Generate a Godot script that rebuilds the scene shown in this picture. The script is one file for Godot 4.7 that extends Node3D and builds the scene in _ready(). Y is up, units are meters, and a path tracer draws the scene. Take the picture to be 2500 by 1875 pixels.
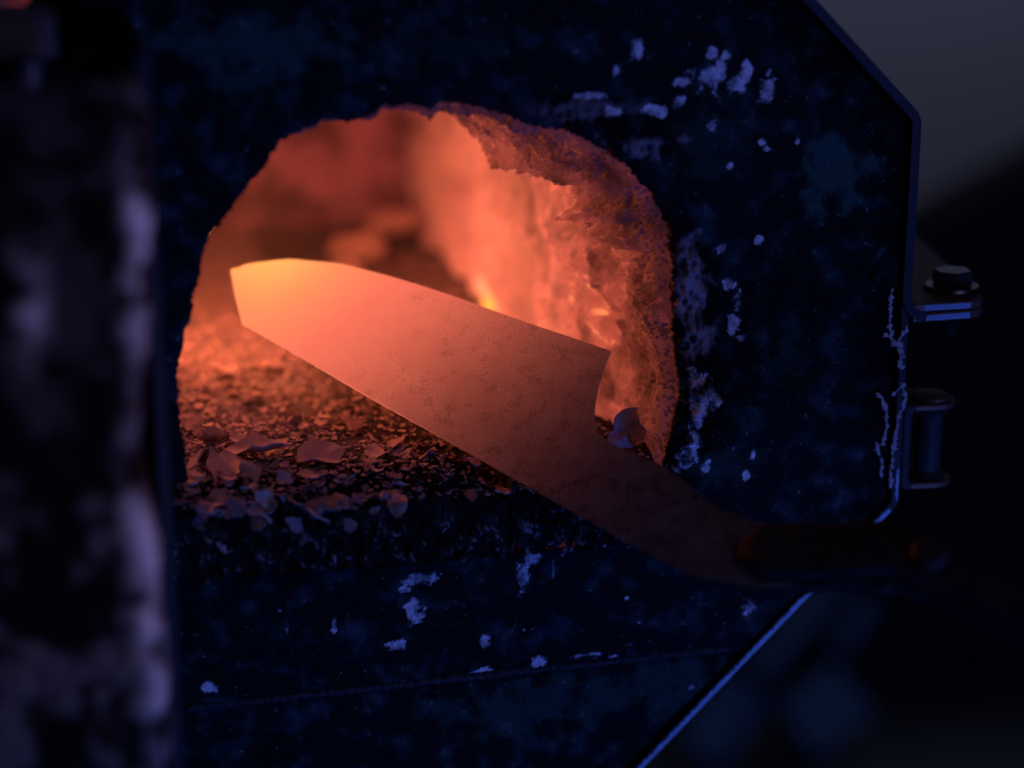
extends Node3D
# A gas forge with a knife heating in its mouth. Numbers are millimetres on the forge's own axes
# (x right, y up, z out of the front plate) times MM; the front plate lies in z = 0.

const MM := 0.001
const MOUTH := Vector2(-25, 20)          # centre of the chamber
var rng := RandomNumberGenerator.new()
var noise_a: FastNoiseLite
var noise_b: FastNoiseLite
var noise_c: FastNoiseLite
var mats := {}
var mouth_ring := PackedVector2Array()   # outline of the mouth, resampled
var taken := {}


func _ready() -> void:
	rng.seed = 7
	set_camera()
	set_air()
	set_lamps()
	noise_a = make_noise(11, 0.03, 4)
	noise_b = make_noise(23, 0.12, 4)
	noise_c = make_noise(37, 0.6, 3)
	make_materials()
	build_workshop()
	build_forge()
	build_shelf()
	build_door()
	build_knife()
	build_tongs()
	build_flames()
	build_flakes()


# ---------------------------------------------------------------- camera, air, lamps

func set_camera() -> void:
	var cam := Camera3D.new()
	cam.name = "camera"
	add_child(cam)
	var ahead := Vector3(0.2187, -0.2874, -0.9325)
	cam.look_at_from_position(-ahead * 0.64, Vector3.ZERO, Vector3.UP)
	cam.keep_aspect = Camera3D.KEEP_HEIGHT
	cam.near = 0.02
	cam.far = 30.0
	var eye := CameraAttributesPhysical.new()
	eye.frustum_focal_length = 64.0
	eye.frustum_focus_distance = 0.655
	eye.exposure_aperture = 3.0
	cam.attributes = eye
	cam.fov = 21.24
	cam.current = true


func set_air() -> void:
	var we := WorldEnvironment.new()
	we.name = "air"
	var e := Environment.new()
	e.background_mode = Environment.BG_COLOR
	e.background_color = Color(0.0006, 0.0007, 0.0016).linear_to_srgb()
	e.tonemap_mode = Environment.TONE_MAPPER_LINEAR
	e.tonemap_exposure = 1.0
	e.sdfgi_enabled = true
	e.ssao_enabled = true
	e.ssil_enabled = true
	e.volumetric_fog_enabled = true
	e.volumetric_fog_density = 0.0
	we.environment = e
	add_child(we)


func area_lamp(called: String, at: Vector3, aim: Vector3, size: Vector2, color: Color, energy: float) -> void:
	var l := AreaLight3D.new()
	l.name = called
	add_child(l)
	l.area_size = size
	l.light_color = color.linear_to_srgb()
	l.light_energy = energy
	l.area_range = 6.0
	l.shadow_enabled = true
	l.look_at_from_position(at, aim, Vector3.UP)


func set_lamps() -> void:
	# two blue work lamps in front of the forge, one low on the right and one higher up, and an unseen grey fill added to brighten the wall behind
	area_lamp("low_blue_lamp", Vector3(0.42, -0.40, 0.85), Vector3(0.0, 0, 0), Vector2(0.3, 0.3), Color(0.07, 0.16, 1.0), 0.33)
	area_lamp("high_blue_lamp", Vector3(0.35, 0.62, 0.75), Vector3(0.0, 0.0, 0), Vector2(0.35, 0.35), Color(0.5, 0.42, 1.0), 0.052)
	area_lamp("added_wall_fill", Vector3(0.85, 0.55, -1.08), Vector3(0.62, 0.05, -1.5), Vector2(0.3, 0.3), Color(0.52, 0.6, 1.0), 0.15)
	var spot := SpotLight3D.new()       # a small pinkish fill, unseen, added to brighten the open door
	spot.name = "added_door_fill"
	add_child(spot)
	spot.light_color = Color(1.0, 0.7, 0.85).linear_to_srgb()
	spot.light_energy = 0.03
	spot.light_size = 0.02
	spot.spot_angle = 9.0
	spot.spot_angle_attenuation = 0.9
	spot.spot_range = 4.0
	spot.shadow_enabled = true
	spot.look_at_from_position(Vector3(0.30, 0.10, 0.62), Vector3(-0.15, 0.03, 0.11), Vector3.UP)


func fire_lamp(called: String, at: Vector3, color: Color, energy: float, size: float, parent: Node3D) -> void:
	var l := OmniLight3D.new()
	l.name = called
	l.position = at
	l.light_color = color.linear_to_srgb()
	l.light_energy = energy
	l.light_size = size
	l.omni_range = 3.0
	l.omni_attenuation = 2.0
	l.shadow_enabled = true
	parent.add_child(l)


# ---------------------------------------------------------------- helpers

func make_noise(s: int, f: float, octaves: int) -> FastNoiseLite:
	var n := FastNoiseLite.new()
	n.seed = s
	n.noise_type = FastNoiseLite.TYPE_SIMPLEX_SMOOTH
	n.frequency = f
	n.fractal_type = FastNoiseLite.FRACTAL_FBM
	n.fractal_octaves = octaves
	return n


func tag(o: Node, label: String, category: String, group := "", kind := "") -> void:
	if label: o.set_meta("label", label)
	if category: o.set_meta("category", category)
	if group: o.set_meta("group", group)
	if kind: o.set_meta("kind", kind)


func named(called: String, parent: Node) -> String:
	var key := str(parent.get_instance_id()) + called
	taken[key] = taken.get(key, -1) + 1
	return called if taken[key] == 0 else "%s_%03d" % [called, taken[key]]


func thing(called: String, label: String, category: String, at := Vector3.ZERO, group := "") -> Node3D:
	var o := Node3D.new()
	o.name = named(called, self)
	o.position = at
	tag(o, label, category, group)
	add_child(o, true)
	return o


func part(called: String, mesh: Mesh, material: Material, parent: Node) -> MeshInstance3D:
	var o := MeshInstance3D.new()
	o.name = named(called, parent)
	o.mesh = mesh
	o.material_override = material
	parent.add_child(o, true)
	return o


# A sheet of nu x nv points (in millimetres) as a smooth mesh.
func sheet(p: PackedVector3Array, nu: int, nv: int, wrap: bool, flip: bool, uv := PackedVector2Array(), colors := PackedColorArray()) -> ArrayMesh:
	var normals := PackedVector3Array()
	normals.resize(p.size())
	for j in nv:
		for i in nu:
			var i0 := (i - 1 + nu) % nu if wrap else maxi(i - 1, 0)
			var i1 := (i + 1) % nu if wrap else mini(i + 1, nu - 1)
			var du := p[j * nu + i1] - p[j * nu + i0]
			var dv := p[mini(j + 1, nv - 1) * nu + i] - p[maxi(j - 1, 0) * nu + i]
			var n := du.cross(dv).normalized()
			normals[j * nu + i] = -n if flip else n
	var index := PackedInt32Array()
	for j in nv - 1:
		for i in (nu if wrap else nu - 1):
			var a := j * nu + i
			var b := j * nu + (i + 1) % nu
			var c := (j + 1) * nu + (i + 1) % nu
			var d := (j + 1) * nu + i
			if flip:
				index.append_array([a, b, c, a, c, d])
			else:
				index.append_array([a, c, b, a, d, c])
	var points := PackedVector3Array()
	points.resize(p.size())
	for k in p.size():
		points[k] = p[k] * MM
	var arrays := []
	arrays.resize(Mesh.ARRAY_MAX)
	arrays[Mesh.ARRAY_VERTEX] = points
	arrays[Mesh.ARRAY_NORMAL] = normals
	arrays[Mesh.ARRAY_INDEX] = index
	if uv.size(): arrays[Mesh.ARRAY_TEX_UV] = uv
	if colors.size(): arrays[Mesh.ARRAY_COLOR] = colors
	var m := ArrayMesh.new()
	m.add_surface_from_arrays(Mesh.PRIMITIVE_TRIANGLES, arrays)
	return m


func tri(st: SurfaceTool, a: Vector3, b: Vector3, c: Vector3, out: Vector3) -> void:
	if (c - a).cross(b - a).dot(out) < 0.0:
		var t := b
		b = c
		c = t
	for v in [a, b, c]:
		st.add_vertex(v * MM)


func quad(st: SurfaceTool, a: Vector3, b: Vector3, c: Vector3, d: Vector3, out: Vector3) -> void:
	tri(st, a, b, c, out)
	tri(st, a, c, d, out)


func begin() -> SurfaceTool:
	var st := SurfaceTool.new()
	st.begin(Mesh.PRIMITIVE_TRIANGLES)
	st.set_smooth_group(-1)
	return st


func done(st: SurfaceTool) -> ArrayMesh:
	st.generate_normals()
	return st.commit()


# A flat piece cut from plate: outline in two axes, from h0 to h1 along the third, with its edges eased.
func plate(st: SurfaceTool, outline: PackedVector2Array, ax: Vector3, ay: Vector3, at: Vector3, h0: float, h1: float, ease_by: float) -> void:
	var n := outline.size()
	var up := ax.cross(ay).normalized()
	if Geometry2D.is_polygon_clockwise(outline):
		outline.reverse()
	var inner := PackedVector2Array()
	for i in n:
		var a := (outline[i] - outline[(i - 1 + n) % n]).normalized()
		var b := (outline[(i + 1) % n] - outline[i]).normalized()
		var na := Vector2(-a.y, a.x)
		var nb := Vector2(-b.y, b.x)
		var m := (na + nb).normalized()
		inner.append(outline[i] + m * ease_by / maxf(0.4, m.dot(na)))
	var w := func(v: Vector2, h: float) -> Vector3: return at + ax * v.x + ay * v.y + up * h
	var cap := Geometry2D.triangulate_polygon(inner)
	for k in range(0, cap.size(), 3):
		tri(st, w.call(inner[cap[k]], h1), w.call(inner[cap[k + 1]], h1), w.call(inner[cap[k + 2]], h1), up)
		tri(st, w.call(inner[cap[k]], h0), w.call(inner[cap[k + 1]], h0), w.call(inner[cap[k + 2]], h0), -up)
	for i in n:
		var j := (i + 1) % n
		var e := outline[j] - outline[i]
		var out := (ax * e.y - ay * e.x)
		quad(st, w.call(outline[i], h0 + ease_by), w.call(outline[j], h0 + ease_by), w.call(outline[j], h1 - ease_by), w.call(outline[i], h1 - ease_by), out)
		quad(st, w.call(outline[i], h1 - ease_by), w.call(outline[j], h1 - ease_by), w.call(inner[j], h1), w.call(inner[i], h1), out + up * e.length())
		quad(st, w.call(outline[i], h0 + ease_by), w.call(outline[j], h0 + ease_by), w.call(inner[j], h0), w.call(inner[i], h0), out - up * e.length())


# A turned piece: (radius, height) pairs round an axis.
func lathe(profile: PackedVector2Array, at: Vector3, up: Vector3, sides := 32) -> ArrayMesh:
	var st := SurfaceTool.new()
	st.begin(Mesh.PRIMITIVE_TRIANGLES)
	var side := up.cross(Vector3(0.3, 0.2, 1)).normalized()
	var other := up.cross(side).normalized()
	for k in profile.size() - 1:
		st.set_smooth_group(k)
		var a := profile[k]
		var b := profile[k + 1]
		var d := b - a
		for i in sides:
			var t0 := TAU * i / sides
			var t1 := TAU * (i + 1) / sides
			var r0 := side * cos(t0) + other * sin(t0)
			var r1 := side * cos(t1) + other * sin(t1)
			var out := (r0 + r1) * d.y - up * d.x * 2.0
			if a.x > 0.001:
				tri(st, at + r0 * a.x + up * a.y, at + r1 * a.x + up * a.y, at + r1 * b.x + up * b.y, out)
			if b.x > 0.001:
				tri(st, at + r0 * a.x + up * a.y, at + r1 * b.x + up * b.y, at + r0 * b.x + up * b.y, out)
	st.generate_normals()
	return st.commit()


# A bead along a path with a radius at every point, lumpy by a little noise.
func bead(path: PackedVector3Array, radii: PackedFloat32Array, lump: float, flat := 1.0, sides := 10) -> ArrayMesh:
	var p := PackedVector3Array()
	for k in path.size():
		var t := (path[mini(k + 1, path.size() - 1)] - path[maxi(k - 1, 0)]).normalized()
		var a := t.cross(Vector3(0, 0, 1)).normalized()
		var b := t.cross(a).normalized()
		for i in sides:
			var ang := TAU * i / sides
			var d := a * cos(ang) + b * sin(ang) * flat
			var r := radii[k] * (1.0 + lump * noise_c.get_noise_3dv(path[k] * 1.3 + d * 0.8))
			p.append(path[k] + d * r)
	return sheet(p, sides, path.size(), true, false)


func edge_at(xy: Array, x: float) -> float:
	for k in range(0, xy.size() - 2, 2):
		if x <= xy[k + 2]:
			return lerpf(xy[k + 1], xy[k + 3], clampf((x - xy[k]) / maxf(xy[k + 2] - xy[k], 0.001), 0, 1))
	return xy[xy.size() - 1]


# the same through a smooth curve, for the knife's edge
func curve_at(xy: Array, x: float) -> float:
	for k in range(0, xy.size() - 2, 2):
		if x <= xy[k + 2]:
			var before: float = xy[maxi(k - 2, 0) + 1]
			var after: float = xy[mini(k + 4, xy.size() - 2) + 1]
			var x0: float = xy[maxi(k - 2, 0)]
			var x3: float = xy[mini(k + 4, xy.size() - 2)]
			var span: float = xy[k + 2] - xy[k]
			return cubic_interpolate_in_time(xy[k + 1], xy[k + 3], before, after, clampf((x - xy[k]) / maxf(span, 0.001), 0, 1), span, minf(x0 - xy[k], -0.01), maxf(x3 - xy[k], span + 0.01))
	return xy[xy.size() - 1]


func blade_top(x: float) -> float:
	return curve_at(edge_top, x) if x < 103.0 or x > 137.0 else edge_at(edge_top, x)


# ---------------------------------------------------------------- materials

func grain(s: int, f: float, octaves: int, size := 512, kind := FastNoiseLite.TYPE_SIMPLEX_SMOOTH) -> NoiseTexture2D:
	var t := NoiseTexture2D.new()
	t.width = size
	t.height = size
	t.seamless = true
	var n := make_noise(s, f, octaves)
	n.noise_type = kind
	t.noise = n
	return t


func rough_stuff(called: String, color: Color, rough: float, tile_mm: float, relief_mm: float, tex: Texture2D, metal := 0.0) -> StandardMaterial3D:
	var m := StandardMaterial3D.new()
	m.resource_name = called
	m.albedo_color = color.linear_to_srgb()
	m.roughness = rough
	m.metallic = metal
	m.uv1_triplanar = true
	m.uv1_world_triplanar = true
	m.uv1_scale = Vector3.ONE * (1000.0 / tile_mm)
	if relief_mm > 0.0:
		m.heightmap_enabled = true
		m.heightmap_texture = tex
		m.heightmap_scale = relief_mm * 0.1
	mats[called] = m
	return m


func make_materials() -> void:
	var fine := grain(3, 0.03, 5)
	var scratch := grain(9, 0.05, 3)
	var lining := rough_stuff("fired lining", Color(1, 1, 1), 0.95, 22, 0.5, fine)
	lining.vertex_color_use_as_albedo = true
	var back := rough_stuff("sooty back wall", Color(0.5, 0.3, 0.46), 0.95, 40, 0.8, fine)
	back.metallic_specular = 0.2
	back.vertex_color_use_as_albedo = true
	var shelf := rough_stuff("crumbling shelf", Color(1, 1, 1), 0.95, 14, 0.7, fine)
	shelf.vertex_color_use_as_albedo = true
	shelf.metallic_specular = 0.25
	rough_stuff("pale flake", Color(0.47, 0.36, 0.32), 0.85, 18, 0.08, fine)
	rough_stuff("grey flake", Color(0.25, 0.19, 0.18), 0.85, 18, 0.08, fine)
	rough_stuff("white crust", Color(0.5, 0.49, 0.52), 0.9, 9, 0.25, fine)
	rough_stuff("black steel", Color(0.035, 0.035, 0.04), 0.55, 26, 0.2, fine, 0.1).metallic_specular = 0.3
	rough_stuff("brown steel", Color(0.17, 0.10, 0.07), 0.55, 30, 0.08, fine, 0.5)
	rough_stuff("tongs iron", Color(0.022, 0.016, 0.016), 0.62, 26, 0.15, fine, 0.3)
	rough_stuff("fastener steel", Color(0.14, 0.12, 0.125), 0.3, 20, 0.03, fine, 0.8)
	var cut := rough_stuff("cut steel edge", Color(0.7, 0.8, 0.95), 0.4, 3, 0.06, scratch, 0.9)
	cut.uv1_scale = Vector3(900, 70, 300)
	var ramp := Gradient.new()
	ramp.colors = PackedColorArray([Color(0.45, 0.45, 0.45), Color(0.75, 0.75, 0.75), Color(1, 1, 1)])
	ramp.offsets = PackedFloat32Array([0.25, 0.45, 0.75])
	var scored := grain(10, 0.05, 3)
	scored.color_ramp = ramp
	cut.albedo_texture = scored
	rough_stuff("workshop wall", Color(0.3, 0.29, 0.3), 0.9, 300, 1.0, fine)
	rough_stuff("black cabinet", Color(0.018, 0.016, 0.016), 0.8, 120, 0.6, fine).metallic_specular = 0.2
	rough_stuff("bench top", Color(0.05, 0.055, 0.06), 0.6, 120, 0.6, fine)
	rough_stuff("hinge steel", Color(0.2, 0.17, 0.17), 0.5, 60, 0.2, fine, 0.4)
	rough_stuff("offcut steel", Color(0.10, 0.18, 0.17), 0.7, 60, 0.3, fine, 0.4)
	var door := rough_stuff("door lining", Color(1, 1, 1), 0.7, 30, 0.8, fine)
	door.vertex_color_use_as_albedo = true
	door.metallic_specular = 0.15
	var flame := StandardMaterial3D.new()
	flame.albedo_color = Color(0.9, 0.6, 0.3)
	flame.emission_enabled = true
	flame.emission = Color(1.0, 0.42, 0.06).linear_to_srgb()
	flame.emission_energy_multiplier = 1.2
	mats["flame"] = flame


# ---------------------------------------------------------------- the workshop behind

func build_workshop() -> void:
	var st := begin()
	plate(st, [Vector2(-3000, -1500), Vector2(3500, -1500), Vector2(3500, 1800), Vector2(-3000, 1800)], Vector3.RIGHT, Vector3.UP, Vector3(0, 0, -1500), -60, 0, 2)
	var wall := part("back_wall", done(st), mats["workshop wall"], self)
	tag(wall, "plain grey workshop wall, out of focus behind the forge", "", "", "structure")
	st = begin()
	plate(st, [Vector2(-700, -1200), Vector2(1500, -1200), Vector2(1500, -60), Vector2(680, -105), Vector2(470, -210), Vector2(-700, -215)], Vector3.RIGHT, Vector3.UP, Vector3(0, 0, -900), -60, 0, 4)
	var cabinet := part("machine_cabinet", done(st), mats["black cabinet"], self)
	tag(cabinet, "dark machine cabinet in the blurred background right of the forge", "cabinet")
	var bars := [[Vector3(428, -446, -800), 10.0, 70.0, 0.74, "upper steel flat bar leaning in the blur at the lower right"], [Vector3(352, -524, -780), 20.0, 34.0, 0.75, "short pale steel offcut at the bottom beside the forge's chamfered edge"], [Vector3(432, -520, -770), 26.0, 30.0, 0.5, "broad steel offcut at the bottom right, below the tongs"], [Vector3(470, -470, -815), 9.0, 26.0, 0.8, "small steel offcut behind the broad one at the lower right"]]
	for b in bars:
		st = begin()
		plate(st, [Vector2(-b[2], -b[1]), Vector2(b[2], -b[1]), Vector2(b[2] - 4.0, b[1]), Vector2(-b[2], b[1])], Vector3(cos(b[3]), sin(b[3]), 0.0), Vector3(-sin(b[3]), cos(b[3]), 0.0), Vector3.ZERO, -8, 8, 1.5)
		var bar := part("steel_offcut", done(st), mats["offcut steel"], self)
		bar.position = b[0] * MM
		bar.rotation.x = -0.5
		tag(bar, b[4], "steel offcut", "steel offcuts under the forge")
	st = begin()
	plate(st, [Vector2(-1500, -700), Vector2(2500, -700), Vector2(2500, 700), Vector2(-1500, 700)], Vector3.RIGHT, Vector3.FORWARD, Vector3(0, -560, -400), -30, 0, 3)
	var floor_ := part("ground", done(st), mats["bench top"], self)
	tag(floor_, "dark workshop floor far below the forge", "", "", "structure")


# ---------------------------------------------------------------- the forge

func mouth_outline() -> void:
	var raw := [Vector2(-102.9, -2.3), Vector2(-103.5, 9.3), Vector2(-101.3, 18.1), Vector2(-99.2, 25.6), Vector2(-96.9, 34.3), Vector2(-94.8, 41.7), Vector2(-92.6, 50.3),
		Vector2(-85.7, 58.6), Vector2(-80.6, 65.7), Vector2(-74.3, 72.7), Vector2(-69.3, 79.2), Vector2(-63.1, 82.0), Vector2(-57.0, 84.8), Vector2(-49.7, 84.2),
		Vector2(-43.6, 84.9), Vector2(-39.2, 88.6), Vector2(-31.2, 88.7), Vector2(-25.0, 86.9)]
	raw.append_array([Vector2(-20.7, 89.2), Vector2(-13.8, 87.9), Vector2(-7.6, 86.3), Vector2(-1.3, 84.0), Vector2(6.4, 80.6), Vector2(16.6, 79.2), Vector2(24.3, 75.5),
		Vector2(36.2, 67.4), Vector2(44.2, 58.7), Vector2(49.0, 49.5), Vector2(51.3, 38.9), Vector2(51.5, 28.4), Vector2(51.8, 17.7), Vector2(53.4, 5.5), Vector2(55.1, -5.5)])
	raw.append_array([Vector2(52.6, -17.7), Vector2(50.1, -29.9), Vector2(44.2, -46.1), Vector2(34.1, -56.7), Vector2(-20, -57), Vector2(-97.8, -56.5), Vector2(-100, -39.6), Vector2(-101.2, -24.8)])
	raw.reverse()                        # counter-clockwise
	var length := 0.0
	for k in raw.size():
		length += raw[k].distance_to(raw[(k + 1) % raw.size()])
	var n := 720
	var k := 0
	var gone := 0.0
	for i in n:
		var want := length * i / n
		while gone + raw[k].distance_to(raw[(k + 1) % raw.size()]) < want:
			gone += raw[k].distance_to(raw[(k + 1) % raw.size()])
			k += 1
		var a: Vector2 = raw[k]
		var b: Vector2 = raw[(k + 1) % raw.size()]
		var p := a.lerp(b, (want - gone) / a.distance_to(b))
		var out := (p - MOUTH).normalized()
		var r := 0.9 * noise_b.get_noise_2d(p.x * 2.2, p.y * 2.2) + 0.8 * noise_c.get_noise_2d(p.x, p.y)
		if p.y < -50: r *= 0.3
		mouth_ring.append(p + out * r)


func octagon_edge(towards: Vector2) -> float:
	var far := 1e9
	for k in 8:
		var n := Vector2.from_angle(PI / 4 * k)
		var d := n.dot(towards)
		if d > 1e-4:
			far = minf(far, (155.6 - n.dot(MOUTH - Vector2(-25, 14.4))) / d)
	return far


# Crumbling crust that stands proud of the plate, mostly to the right of the mouth: x, y, two radii, height.
var lumps := [[55.0, 28.0, 9.0, 12.0, 3.4], [58.0, 13.0, 7.0, 8.0, 3.0], [60.0, -4.0, 6.0, 10.0, 4.2], [59.0, -20.0, 6.0, 9.0, 4.5], [67.0, -13.0, 6.0, 10.0, 3.0], [52.0, 42.0, 7.0, 8.0, 2.5], [38.0, 74.0, 16.0, 7.0, 2.6], [20.0, 84.0, 14.0, 5.0, 2.2], [54.0, -33.0, 7.0, 7.0, 2.6]]


func front_height(p: Vector2) -> float:
	var z := 0.9 * noise_a.get_noise_2d(p.x, p.y) + 0.35 * noise_b.get_noise_2d(p.x, p.y) + 0.14 * noise_c.get_noise_2d(p.x, p.y)
	for l in lumps:
		var q := Vector2((p.x - l[0]) / l[2], (p.y - l[1]) / l[3])
		var g := exp(-q.length_squared())
		if g > 0.02:
			z += l[4] * g * (0.75 + 0.9 * noise_b.get_noise_2d(p.x * 1.6 + 300, p.y * 0.9))
			z -= 1.6 * g * maxf(0.0, noise_c.get_noise_2d(p.x * 0.55 + 80, p.y * 0.35) - 0.08) * 4.0
	return z


var stains := []


func list_stains() -> void:
	var rows := [
		[63.1, 94.2, 6.4, 4.5, 69.7, 92.3, 4.4, 3.6, 73.6, 95.1, 2.0, 4.5, 80.5, 89.2, 4.0, 4.1, 62.2, 101.0, 1.8, 2.3, 67.5, 100.3, 1.5, 1.3, 80.9, 94.8, 1.5, 1.5],
		[52.6, 92.6, 3.1, 1.5, 38.1, 103.3, 2.3, 3.6, 30.7, 84.4, 3.3, 1.5, 24.2, 89.6, 5.1, 1.2, 45.0, 83.9, 4.1, 2.0, 52.1, 86.4, 2.6, 2.8, 63.5, 79.6, 1.8, 2.8],
		[79.7, 73.3, 1.3, 1.3, 81.2, 71.0, 1.2, 1.0, 69.3, 66.0, 1.0, 1.3, 91.2, 72.8, 0.8, 0.8, 31.8, 97.0, 1.3, 1.5, 70.5, 28.6, 2.3, 2.6, 73.4, 23.1, 2.8, 3.1],
		[71.6, 15.2, 2.3, 3.3, 75.2, 10.2, 2.0, 1.3, 67.4, 40.0, 1.8, 1.5, 79.5, 42.0, 1.5, 1.8, 59.0, -5.0, 4.0, 7.0, 60.0, -14.0, 3.0, 5.0, 59.0, -24.0, 4.5, 5.4],
		[64.5, -9.0, 3.0, 6.0, 55.6, -30.0, 3.0, 3.0, 64.0, -32.0, 2.2, 2.4, 80.4, -29.2, 0.7, 1.7, 78.4, -36.4, 1.2, 2.3, -29.4, -62.3, 6.1, 2.8, -34.8, -66.0, 2.6, 1.3],
		[-32.0, -73.3, 3.1, 4.9, -58.0, -74.7, 1.2, 3.6, -37.7, -85.2, 3.3, 2.3, -9.3, -87.2, 2.0, 2.3, 6.1, -58.5, 3.8, 3.4, 3.4, -65.2, 2.3, 5.1, 13.6, -63.4, 0.7, 3.3],
		[17.6, -57.0, 3.1, 2.3, -8.2, -97.1, 2.6, 1.8, 8.3, -96.2, 2.6, 3.0, 5.5, -98.2, 4.4, 1.5, 34.7, -97.0, 3.1, 1.5, -35.3, -98.3, 2.3, 1.0, 39.5, -92.3, 1.5, 1.0],
		[80.5, -82.7, 2.6, 3.1, 4.1, -83.9, 0.7, 0.8, 6.8, -83.5, 1.0, 0.6, -73.0, -76.3, 1.0, 1.3, -75.3, -69.1, 1.0, 0.8, 26.0, -71.7, 0.6, 0.6, 38.5, -75.8, 0.7, 0.6],
		[42.9, -84.9, 0.6, 0.6, 10.3, 59.0, 0.5, 0.5, -9.6, -97.0, 5.1, 0.8, 23.5, -94.6, 6.4, 0.6, -98.0, -93.0, 3.0, 2.0, 61.9, -110.5, 1.2, 1.0, 31.0, -55.5, 2.6, 1.8],
	]
	for r in rows:
		for k in range(0, r.size(), 4):
			stains.append([r[k], r[k + 1], r[k + 2], r[k + 3]])


# The front plate's coat: near-black scale, dull worn places, pale spatter. 340 mm square, UV over x -185..155, y -160..180.
func front_coat() -> ImageTexture:
	list_stains()
	var n := 1400
	var step := 340.0 / n
	var broad := make_noise(51, 0.016, 4).get_image(n, n, false, false, false).get_data()
	var mid := make_noise(52, 0.05, 5)
	mid.frequency = 0.035
	var middle := mid.get_image(n, n, false, false, false).get_data()
	var small := make_noise(53, 0.16, 3).get_image(n, n, false, false, false).get_data()
	var bytes := PackedByteArray()
	bytes.resize(n * n * 3)
	var tone := PackedByteArray()        # linear 0..1 in 256 steps to sRGB
	for k in 256:
		tone.append(int(round(255.0 * Color(k / 255.0 * 0.6, 0, 0).linear_to_srgb().r)))
	for k in n * n:
		var b := (broad[k] - 128) / 128.0
		var m := (middle[k] - 128) / 128.0
		var s := (small[k] - 128) / 128.0
		var v := 0.010 + 0.06 * pow(clampf(b * 1.5 + 0.02, 0, 1), 1.3) + 0.025 * clampf(m * 2.0 - 0.25, 0, 1) * clampf(0.4 + b, 0, 1)
		v += 0.4 * clampf((s + m * 0.8 - 0.8) * 6.0, 0, 1)
		v *= 1.0 - 0.35 * clampf(-s * 1.5 - m, 0, 1)
		var px := (k % n) * step - 185.0
		var py := 180.0 - (k / n) * step
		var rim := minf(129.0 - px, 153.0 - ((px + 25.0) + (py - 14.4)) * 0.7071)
		v *= lerpf(0.25, 1.0, smoothstep(6.0, 14.0, rim + 8.0 * m))  # band beside the shell lip: shade of a recess put into the colour
		var t := tone[int(clampf(v / 0.6 * 255.0, 0, 255))]
		var warm := clampf(m * 1.5, 0, 1)
		bytes[k * 3] = int(t * (0.68 + 0.25 * warm))
		bytes[k * 3 + 1] = int(t * 1.0)
		bytes[k * 3 + 2] = int(minf(t * (1.08 - 0.1 * warm), 255))
	var worn := [[104.0, 63.0, 13.0, 15.0, 0.07], [-75.0, 108.0, 40.0, 9.0, 0.06], [-78.0, 97.0, 14.0, 8.0, 0.05], [10.0, -112.0, 45.0, 12.0, 0.05], [55.0, -108.0, 20.0, 14.0, 0.05], [92.0, 2.0, 9.0, 14.0, 0.04], [74.0, -32.0, 22.0, 7.0, 0.035], [-20.0, 106.0, 40.0, 10.0, 0.03], [62.0, 75.0, 22.0, 18.0, 0.03], [57.0, 27.0, 6.5, 11.0, 0.32], [60.0, 13.0, 5.5, 7.0, 0.3], [54.0, 41.0, 5.0, 7.0, 0.2], [42.0, 74.0, 12.0, 4.0, 0.2], [22.0, 85.0, 14.0, 3.0, 0.14]]
	for st in worn:
		for y in range(maxi(0, int((180 - st[1] - st[3] * 2.0) / step)), mini(n, int((180 - st[1] + st[3] * 2.0) / step))):
			for x in range(maxi(0, int((st[0] + 185 - st[2] * 2.0) / step)), mini(n, int((st[0] + 185 + st[2] * 2.0) / step))):
				var k := y * n + x
				var q := Vector2((x * step - 185 - st[0]) / st[2], (180 - y * step - st[1]) / st[3])
				var g: float = 1.25 - q.length() + (broad[k] - 128) / 128.0 + 0.5 * (middle[k] - 128) / 128.0
				if g > 0.0:
					var f: float = 0.95 * st[4] * smoothstep(0.0, 0.9, g) * (0.7 + 0.3 * small[k] / 128.0)
					var t := tone[int(clampf(f / 0.6 * 255.0, 0, 255))]
					bytes[k * 3] = maxi(bytes[k * 3], int(t * (1.1 if st[4] > 0.12 else 0.62)))
					bytes[k * 3 + 1] = maxi(bytes[k * 3 + 1], int(t * (1.0 if st[4] > 0.12 else 1.12)))
					bytes[k * 3 + 2] = maxi(bytes[k * 3 + 2], int(t * 1.02))
	for st in stains:
		var reach: float = maxf(st[2], st[3]) * 1.7
		for y in range(int((180 - st[1] - reach) / step), int((180 - st[1] + reach) / step)):
			for x in range(int((st[0] + 185 - reach) / step), int((st[0] + 185 + reach) / step)):
				if x < 0 or y < 0 or x >= n or y >= n: continue
				var k := y * n + x
				var q := Vector2((x * step - 185 - st[0]) / st[2], (180 - y * step - st[1]) / st[3])
				var d := 1.0 - q.length() + (middle[k] - 128) / 128.0 * 0.85 + (small[k] - 128) / 128.0 * 0.3
				if d > 0.0:
					var f := clampf(d * 2.6 + 0.15, 0, 1) * clampf(0.72 + 0.25 * (small[k] - 128) / 128.0 + 0.7 * (middle[k] - 128) / 128.0, 0.2, 1.0)
					bytes[k * 3] = int(lerpf(bytes[k * 3], 236, f))
					bytes[k * 3 + 1] = int(lerpf(bytes[k * 3 + 1], 230, f))
					bytes[k * 3 + 2] = int(lerpf(bytes[k * 3 + 2], 236, f))
	return ImageTexture.create_from_image(Image.create_from_data(n, n, false, Image.FORMAT_RGB8, bytes))


func build_forge() -> void:
	mouth_outline()
	var forge := thing("forge", "black octagonal steel gas forge with an arched glowing mouth and crusted front", "forge")
	build_front(forge)
	build_chamber(forge)
	build_shells(forge)


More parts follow.
